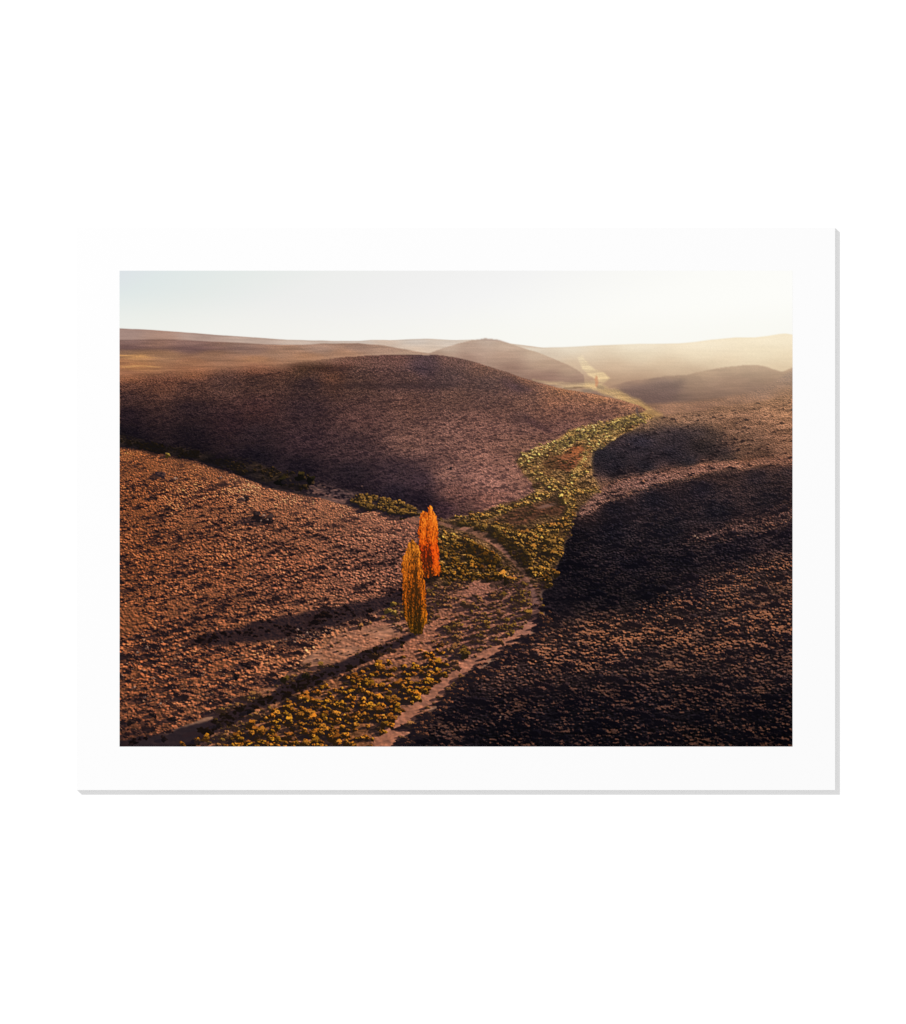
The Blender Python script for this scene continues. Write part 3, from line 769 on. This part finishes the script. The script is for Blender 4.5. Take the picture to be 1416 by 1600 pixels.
# tussocks leaning over the edge of the track
edge = [(850, 962), (840, 984), (803, 1012), (745, 1052), (704, 1084), (656, 1132), (616, 1170)]
for i in range(230):
    t = rng.random() * (len(edge) - 1)
    k = int(t)
    x = edge[k][0] + (edge[k + 1][0] - edge[k][0]) * (t - k) + rng.normal() * 5 + 6
    y = edge[k][1] + (edge[k + 1][1] - edge[k][1]) * (t - k) + rng.normal() * 6
    s = float(scale_at(y))
    hotness = rng.random()
    stamp(x, y, s * (.5 + .6 * rng.random()), const(150, 92, 64) * (.55 + .5 * hotness), const(32, 24, 26), .75, .95, rng.random() < .6, 1.0, (26, 20, 26))

# single bigger bushes and stones read from the picture
for (x, y, w, c_, d_) in ((727, 1022, 26, (120, 84, 34), (36, 28, 18)), (724, 943, 9, (150, 104, 56), (44, 32, 24)), (762, 974, 9, (196, 140, 60), (60, 40, 24)),
                          (386, 1040, 15, (60, 40, 34), (24, 17, 20)), (370, 1058, 11, (50, 34, 30), (22, 16, 18)), (440, 752, 20, (44, 36, 20), (14, 13, 12)),
                          (470, 746, 16, (60, 48, 24), (16, 14, 12)), (485, 750, 14, (40, 34, 20), (14, 13, 12)), (705, 732, 6, (60, 44, 46), (44, 33, 36)),
                          (606, 955, 10, (170, 130, 60), (60, 48, 26)), (614, 944, 9, (160, 120, 50), (50, 40, 24)), (598, 966, 7, (150, 100, 44), (50, 36, 22)),
                          (617, 958, 8, (184, 140, 66), (60, 46, 26)), (478, 1056, 10, (60, 46, 24), (24, 20, 14)), (445, 1062, 14, (96, 70, 28), (28, 22, 14)),
                          (308, 1158, 11, (190, 118, 30), (60, 38, 18)), (322, 1154, 14, (196, 126, 32), (60, 38, 18)), (285, 1164, 10, (150, 92, 30), (40, 26, 16)),
                          (342, 1133, 12, (52, 38, 26), (24, 18, 18)), (391, 1112, 11, (40, 30, 24), (20, 16, 18)), (256, 1155, 10, (44, 30, 26), (22, 16, 18)),
                          (420, 812, 16, (70, 50, 46), (30, 22, 24)), (402, 808, 16, (60, 44, 42), (30, 22, 24)), (385, 779, 10, (70, 50, 44), (34, 24, 26)),
                          (252, 742, 14, (100, 70, 60), (44, 32, 36)), (262, 712, 9, (160, 130, 60), (60, 46, 22)), (204, 1130, 12, (60, 40, 34), (26, 19, 20)),
                          (270, 1124, 12, (70, 46, 36), (26, 19, 20)), (240, 1118, 10, (60, 40, 34), (26, 19, 20))):
    stamp(x, y, w, np.array(c_, np.float32), np.array(d_, np.float32), .6)
for (x, y, w) in ((412, 806, 4), (418, 812, 3), (408, 814, 2.5), (378, 778, 4), (382, 781, 3), (274, 748, 5), (345, 746, 3.5), (392, 897, 2.6), (400, 901, 2.2), (385, 896, 2), (360, 850, 2.4),
                  (566, 760, 2.4), (1085, 838, 4), (1090, 841, 3.5), (1043, 926, 3.6), (782, 1121, 2.6), (498, 1032, 4), (465, 984, 4), (480, 990, 5), (470, 996, 4), (486, 996, 3.6),
                  (446, 1000, 4), (460, 1004, 3), (230, 1012, 5), (215, 1020, 4), (240, 1060, 4), (226, 1090, 4), (250, 1100, 4), (210, 1075, 4)):
    stamp(x, y, w, const(206, 166, 140), const(92, 66, 58), .4, .8)
for i in range(340):     # pale rubble, lower left slope and rock band below the hill
    if i < 220:
        x, y = 190 + rng.random() * 190, 1020 + rng.normal() * 38 + rng.random() * 60
    else:
        t = rng.random()
        x, y = 420 + t * 110 + rng.normal() * 5, 1004 - t * 26 + rng.normal() * 7
    if at(sun, x, y) < .6 or at(a_H, x, y) < .5:
        continue
    stamp(x, y, 2 + 3 * rng.random() ** 2, const(196, 140, 104) * (.8 + .3 * rng.random()), const(40, 28, 28), .5, .85)
# tawny grass in front of the far valley
for i in range(260):
    x = 870 + rng.random() * 140
    yv = np.interp(x, [870, 930, 1003, 1015], [690, 668, 648, 655]) + rng.random() * 12
    stamp(x, yv, 2 + rng.random() * 2, const(216, 178, 100) * (.85 + .2 * rng.random()), const(96, 78, 44), .35, .9)

# ---- the lone far poplar
far_t = poly([(930, 604), (929.5, 592), (931.5, 586), (934, 589), (935, 598), (934, 605)], 0, .8)
img = over(img, const(196, 128, 90) + 0 * img, far_t * .7)
img = over(img, const(118, 98, 80) + 0 * img, poly([(931, 608), (934, 601), (943, 603), (946, 607), (940, 609)], 1, 1.2) * .6)
# ---- dark bend of the track far up the valley
img = over(img, const(88, 70, 66) + 0 * img, band([(996, 636, 1.6), (995, 643, 2), (998, 649, 1.6), (1006, 653, 1)], .5, .9) * .8)

# ---- warm light scattered in the air towards the sun, upper right of the picture
gl = np.exp(-(((X - 1170) / 330) ** 2 + ((Y - 510) / 85) ** 2)).astype(np.float32) * (Y > 500)
land = np.clip(a_fr + a_far + a_F + a_K, 0, 1)
img = over(img, const(248, 232, 202) + 0 * img, gl * .78 * land)


# ---- the two poplars
def outline_mask(pts, jit):
    return poly(pts, jit, 0.7)


def poplar(pts, palette, n, seed, tone):
    """a columnar crown built from many narrow upright sprays of leaves"""
    r = np.random.default_rng(seed)
    ys = [p[1] for p in pts]
    y0, y1 = min(ys), max(ys)
    m = poly(pts, 1.2, 0.5)
    fray = vnoise(X / 1.5, Y / 2.6, 950 + seed)
    soft = blur(m, 2.0)
    cover = sstep(.36, .56, soft + (fray - .5) * .65) * (soft > .12)
    rows = {}
    for yy in range(int(y0), int(y1) + 1):
        row = np.where(m[int(yy - OY)] > .5)[0]
        if len(row):
            rows[yy] = (row[0] + OX, row[-1] + OX)
    j0, j1 = int(y0 - OY) - 12, int(y1 - OY) + 6
    i0, i1 = int(min(p[0] for p in pts) - OX) - 8, int(max(p[0] for p in pts) - OX) + 9
    gx, gy = X[j0:j1, i0:i1], Y[j0:j1, i0:i1]
    fine = vnoise(gx / 1.2, gy / 1.9, 960 + seed) - .5
    fine2 = vnoise(gx / 2.2, gy / 5.0, 970 + seed) - .5
    tt = np.clip((gy - y0) / (y1 - y0), 0, 1)
    val = (.12 + .25 * fine).astype(np.float32)
    sprays = []
    for i in range(n):
        tb = .12 + .90 * r.random() ** .8
        yb = y0 + tb * (y1 - y0)
        ln = (.16 + .20 * r.random()) * (y1 - y0)
        if yb - ln < y0:
            ln = yb - y0 + r.random() * 2
        k = int(np.clip(yb - ln * .4, y0 + 1, y1))
        while k not in rows and k > y0:
            k -= 1
        if k not in rows:
            continue
        l, rr = rows[k]
        f = r.random()
        sprays.append((yb, ln, l + (rr - l) * f, f))
    sprays.sort()
    for (yb, ln, xc, f) in sprays:
        hw = 1.7 + 2.3 * r.random()
        lean = (f - .5) * 3.0
        q = np.clip((yb - gy) / ln, 0, 1)
        wid = hw * np.sin(np.pi * np.clip(q * .86 + .12, 0, 1)) ** .8
        ax = (gx - (xc + lean * q * .5 + .8 * np.sin(q * 5 + xc))) / np.maximum(wid, .3)
        ins = (gy <= yb) & (gy >= yb - ln) & (np.abs(ax + fine * .9) < 1)
        t = (yb - ln * .5 - y0) / (y1 - y0)
        v = tone(f, t) + .30 * ax + fine * .9 + fine2 * .5 + .22 * (r.random() - .5)
        val = np.where(ins, v, val * 1.0)
    val = np.clip(val, 0, 1)
    st = palette(0)
    ca, cb, cc = [np.zeros(gx.shape + (3,), np.float32) for _ in range(3)]
    tl = np.linspace(0, 1, 12)
    cols = [palette(q) for q in tl]
    for n_, arr in enumerate((ca, cb, cc)):
        for ch in range(3):
            arr[..., ch] = np.interp(tt, tl, [q[n_][ch] for q in cols])
    lo = np.clip(val / .5, 0, 1)[..., None]
    hi = np.clip((val - .5) / .5, 0, 1)[..., None]
    colr = cc + (cb - cc) * lo + (ca - cb) * hi
    a = cover[j0:j1, i0:i1][..., None]
    img[j0:j1, i0:i1] = img[j0:j1, i0:i1] * (1 - a) + colr * a
    return np.maximum(cover, 0).astype(np.float32)


def mix3(stops, t):
    ts = [q[0] for q in stops]
    return [tuple(np.interp(t, ts, [q[1 + n][k] for q in stops]) for k in range(3)) for n in range(3)]


def leaf2(t):
    return mix3([(0, (244, 140, 46), (208, 100, 26), (130, 58, 20)), (.45, (240, 120, 28), (204, 82, 18), (104, 44, 16)), (.65, (240, 88, 18), (196, 58, 14), (84, 32, 16)),
                 (1, (222, 104, 24), (160, 70, 16), (56, 32, 16))], t)


def tone2(f, t):
    g = .50 + .20 * (f > .60) - .10 * math.exp(-((f - .45) / .12) ** 2)
    if t > .60 and f < .62:
        g -= .42 * min(1, (t - .60) / .15)
    if t > .9:
        g -= .12
    return g


T2 = [(656, 812), (658, 801), (660.5, 796), (664, 800), (666, 803), (669, 797), (671, 790), (672.5, 788), (675, 793), (677.5, 801), (680.5, 803), (683, 815), (684.5, 835),
      (685, 855), (687, 875), (688.5, 888), (687, 897), (682, 900), (676, 901), (668, 904), (660, 902), (657, 890), (655.5, 865), (654.5, 835)]
# dark foot of the orange poplar
img = over(img, const(26, 20, 18) + 0 * img, poly([(660, 896), (690, 898), (684, 908), (668, 914), (655, 912)], 2, 2.2) * .85)
cov2 = poplar(T2, leaf2, 210, 3, tone2)


def leaf1(t):
    return mix3([(0, (226, 142, 48), (188, 108, 32), (106, 62, 24)), (.3, (234, 128, 30), (176, 88, 22), (80, 44, 17)), (.6, (222, 108, 22), (146, 70, 17), (58, 35, 15)),
                 (1, (176, 112, 26), (100, 66, 16), (44, 32, 13))], t)


def tone1(f, t):
    e = abs(f - .5) * 2
    g = .12 + .36 * e ** 1.4 + .14 * (f > .72)
    if t < .25:
        g += .24
    g -= .16 * math.exp(-((f - .58) / .09) ** 2) * (t > .2)
    if t > .55 and f < .76:
        g -= .14
    return g


T1 = [(633, 868), (636, 856), (640, 849), (643, 844), (646, 843), (650, 849), (655, 855), (657.5, 865), (659, 880), (661, 893), (663.5, 907), (665, 925), (666.5, 945), (667, 962),
      (666, 974), (662.5, 977), (661.5, 984), (660, 992), (655, 991), (651, 993), (645, 991), (640, 984), (636, 975), (632, 962), (629.5, 945), (629, 925), (630, 905), (628, 885), (629, 872)]
cov1 = poplar(T1, leaf1, 260, 5, tone1)

# ---- fine print tone
soft_ = np.stack([blur(img[..., k], 1.3) for k in range(3)], -1)
img = np.where((land > .3)[..., None] | (Y > 600)[..., None], img + .75 * (img - soft_), img)
img = img * (1 + 0.035 * (rng.random(X.shape).astype(np.float32) - .5) * (land[..., None].squeeze(-1)))[..., None]
img = np.clip(img, 4, 254)

# ------------------------------------------------------------------ ink on the sheet
s = img / 255.0
lin = np.where(s <= 0.04045, s / 12.92, ((s + 0.055) / 1.055) ** 2.4)
alb = np.clip(lin / E_TOTAL, 0, 0.9).astype(np.float32)

ink = bpy.data.materials.new('matte_photo_ink')
ink.use_nodes = True
nt = ink.node_tree
bs = nt.nodes['Principled BSDF']
bs.inputs['Roughness'].default_value = 0.95
bs.inputs['Specular IOR Level'].default_value = 0.0
at_ = nt.nodes.new('ShaderNodeAttribute')
at_.attribute_name = 'ink'
nt.links.new(at_.outputs['Color'], bs.inputs['Base Color'])

# which stretch of the picture each cell belongs to
cell = np.zeros((H - 1, W - 1), np.int8)


def cells(m):
    return ((m[:-1, :-1] + m[1:, :-1] + m[:-1, 1:] + m[1:, 1:]) / 4) > .5


all_land = np.clip(np.maximum(np.maximum(a_far * (X < 800), a_fr * (X > 760)), poly(hill_c, .8, .8)), 0, 1)
all_land = np.maximum(all_land, (Y > 560).astype(np.float32))
cell[~cells(all_land)] = 1
cell[cells(a_F * (1 - gulb) * (1 - np.clip(a_V, 0, 1)) * (1 - a_H)) & (cell == 0)] = 2
cell[cells(a_H * (1 - np.clip(a_V, 0, 1)))] = 3
cell[cells(a_K)] = 4
cell[cells(cov2)] = 5
cell[cells(cov1)] = 6

VX = ((X - CX) * PX).astype(np.float32)
VZ = ((CZ - Y) * PX).astype(np.float32)
INK_Y = FRONT - 0.00004


def ink_part(name, sel, parent, label=None):
    j, i = np.nonzero(sel)
    idx = np.arange(H * W).reshape(H, W)
    q = np.stack([idx[j, i], idx[j + 1, i], idx[j + 1, i + 1], idx[j, i + 1]], 1)
    used, inv = np.unique(q.ravel(), return_inverse=True)
    me = bpy.data.meshes.new(name)
    nv, nq = len(used), len(q)
    me.vertices.add(nv)
    cosv = np.empty((nv, 3), np.float32)
    cosv[:, 0] = VX.ravel()[used]
    cosv[:, 1] = INK_Y
    cosv[:, 2] = VZ.ravel()[used]
    me.vertices.foreach_set('co', cosv.ravel())
    me.loops.add(nq * 4)
    me.loops.foreach_set('vertex_index', inv.astype(np.int32).ravel())
    me.polygons.add(nq)
    me.polygons.foreach_set('loop_start', np.arange(0, nq * 4, 4, dtype=np.int32))
    me.polygons.foreach_set('loop_total', np.full(nq, 4, np.int32))
    at = me.attributes.new('ink', 'FLOAT_COLOR', 'POINT')
    rgba = np.ones((nv, 4), np.float32)
    rgba[:, :3] = alb.reshape(-1, 3)[used]
    at.data.foreach_set('color', rgba.ravel())
    me.update(calc_edges=True)
    me.materials.append(ink)
    o = bpy.data.objects.new(name, me)
    col.objects.link(o)
    o.parent = parent
    if label:
        o['label'] = label
    return o


pic = ink_part('printed_picture', cell == 0, root, 'printed desert valley with scrub, track and hazy distant hills')
ink_part('printed_sky', cell == 1, pic, 'pale hazy sky brightening to the right')
ink_part('printed_hill', cell == 2, pic, 'rounded dusky hill in the middle distance')
ink_part('printed_slope', cell == 3, pic, 'sunlit reddish slope at the left')
ink_part('printed_slope', cell == 4, pic, 'dark shaded slope at the right')
ink_part('printed_poplar', cell == 5, pic, 'bright orange poplar, the farther of the pair')
ink_part('printed_poplar', cell == 6, pic, 'golden brown poplar, the nearer of the pair')
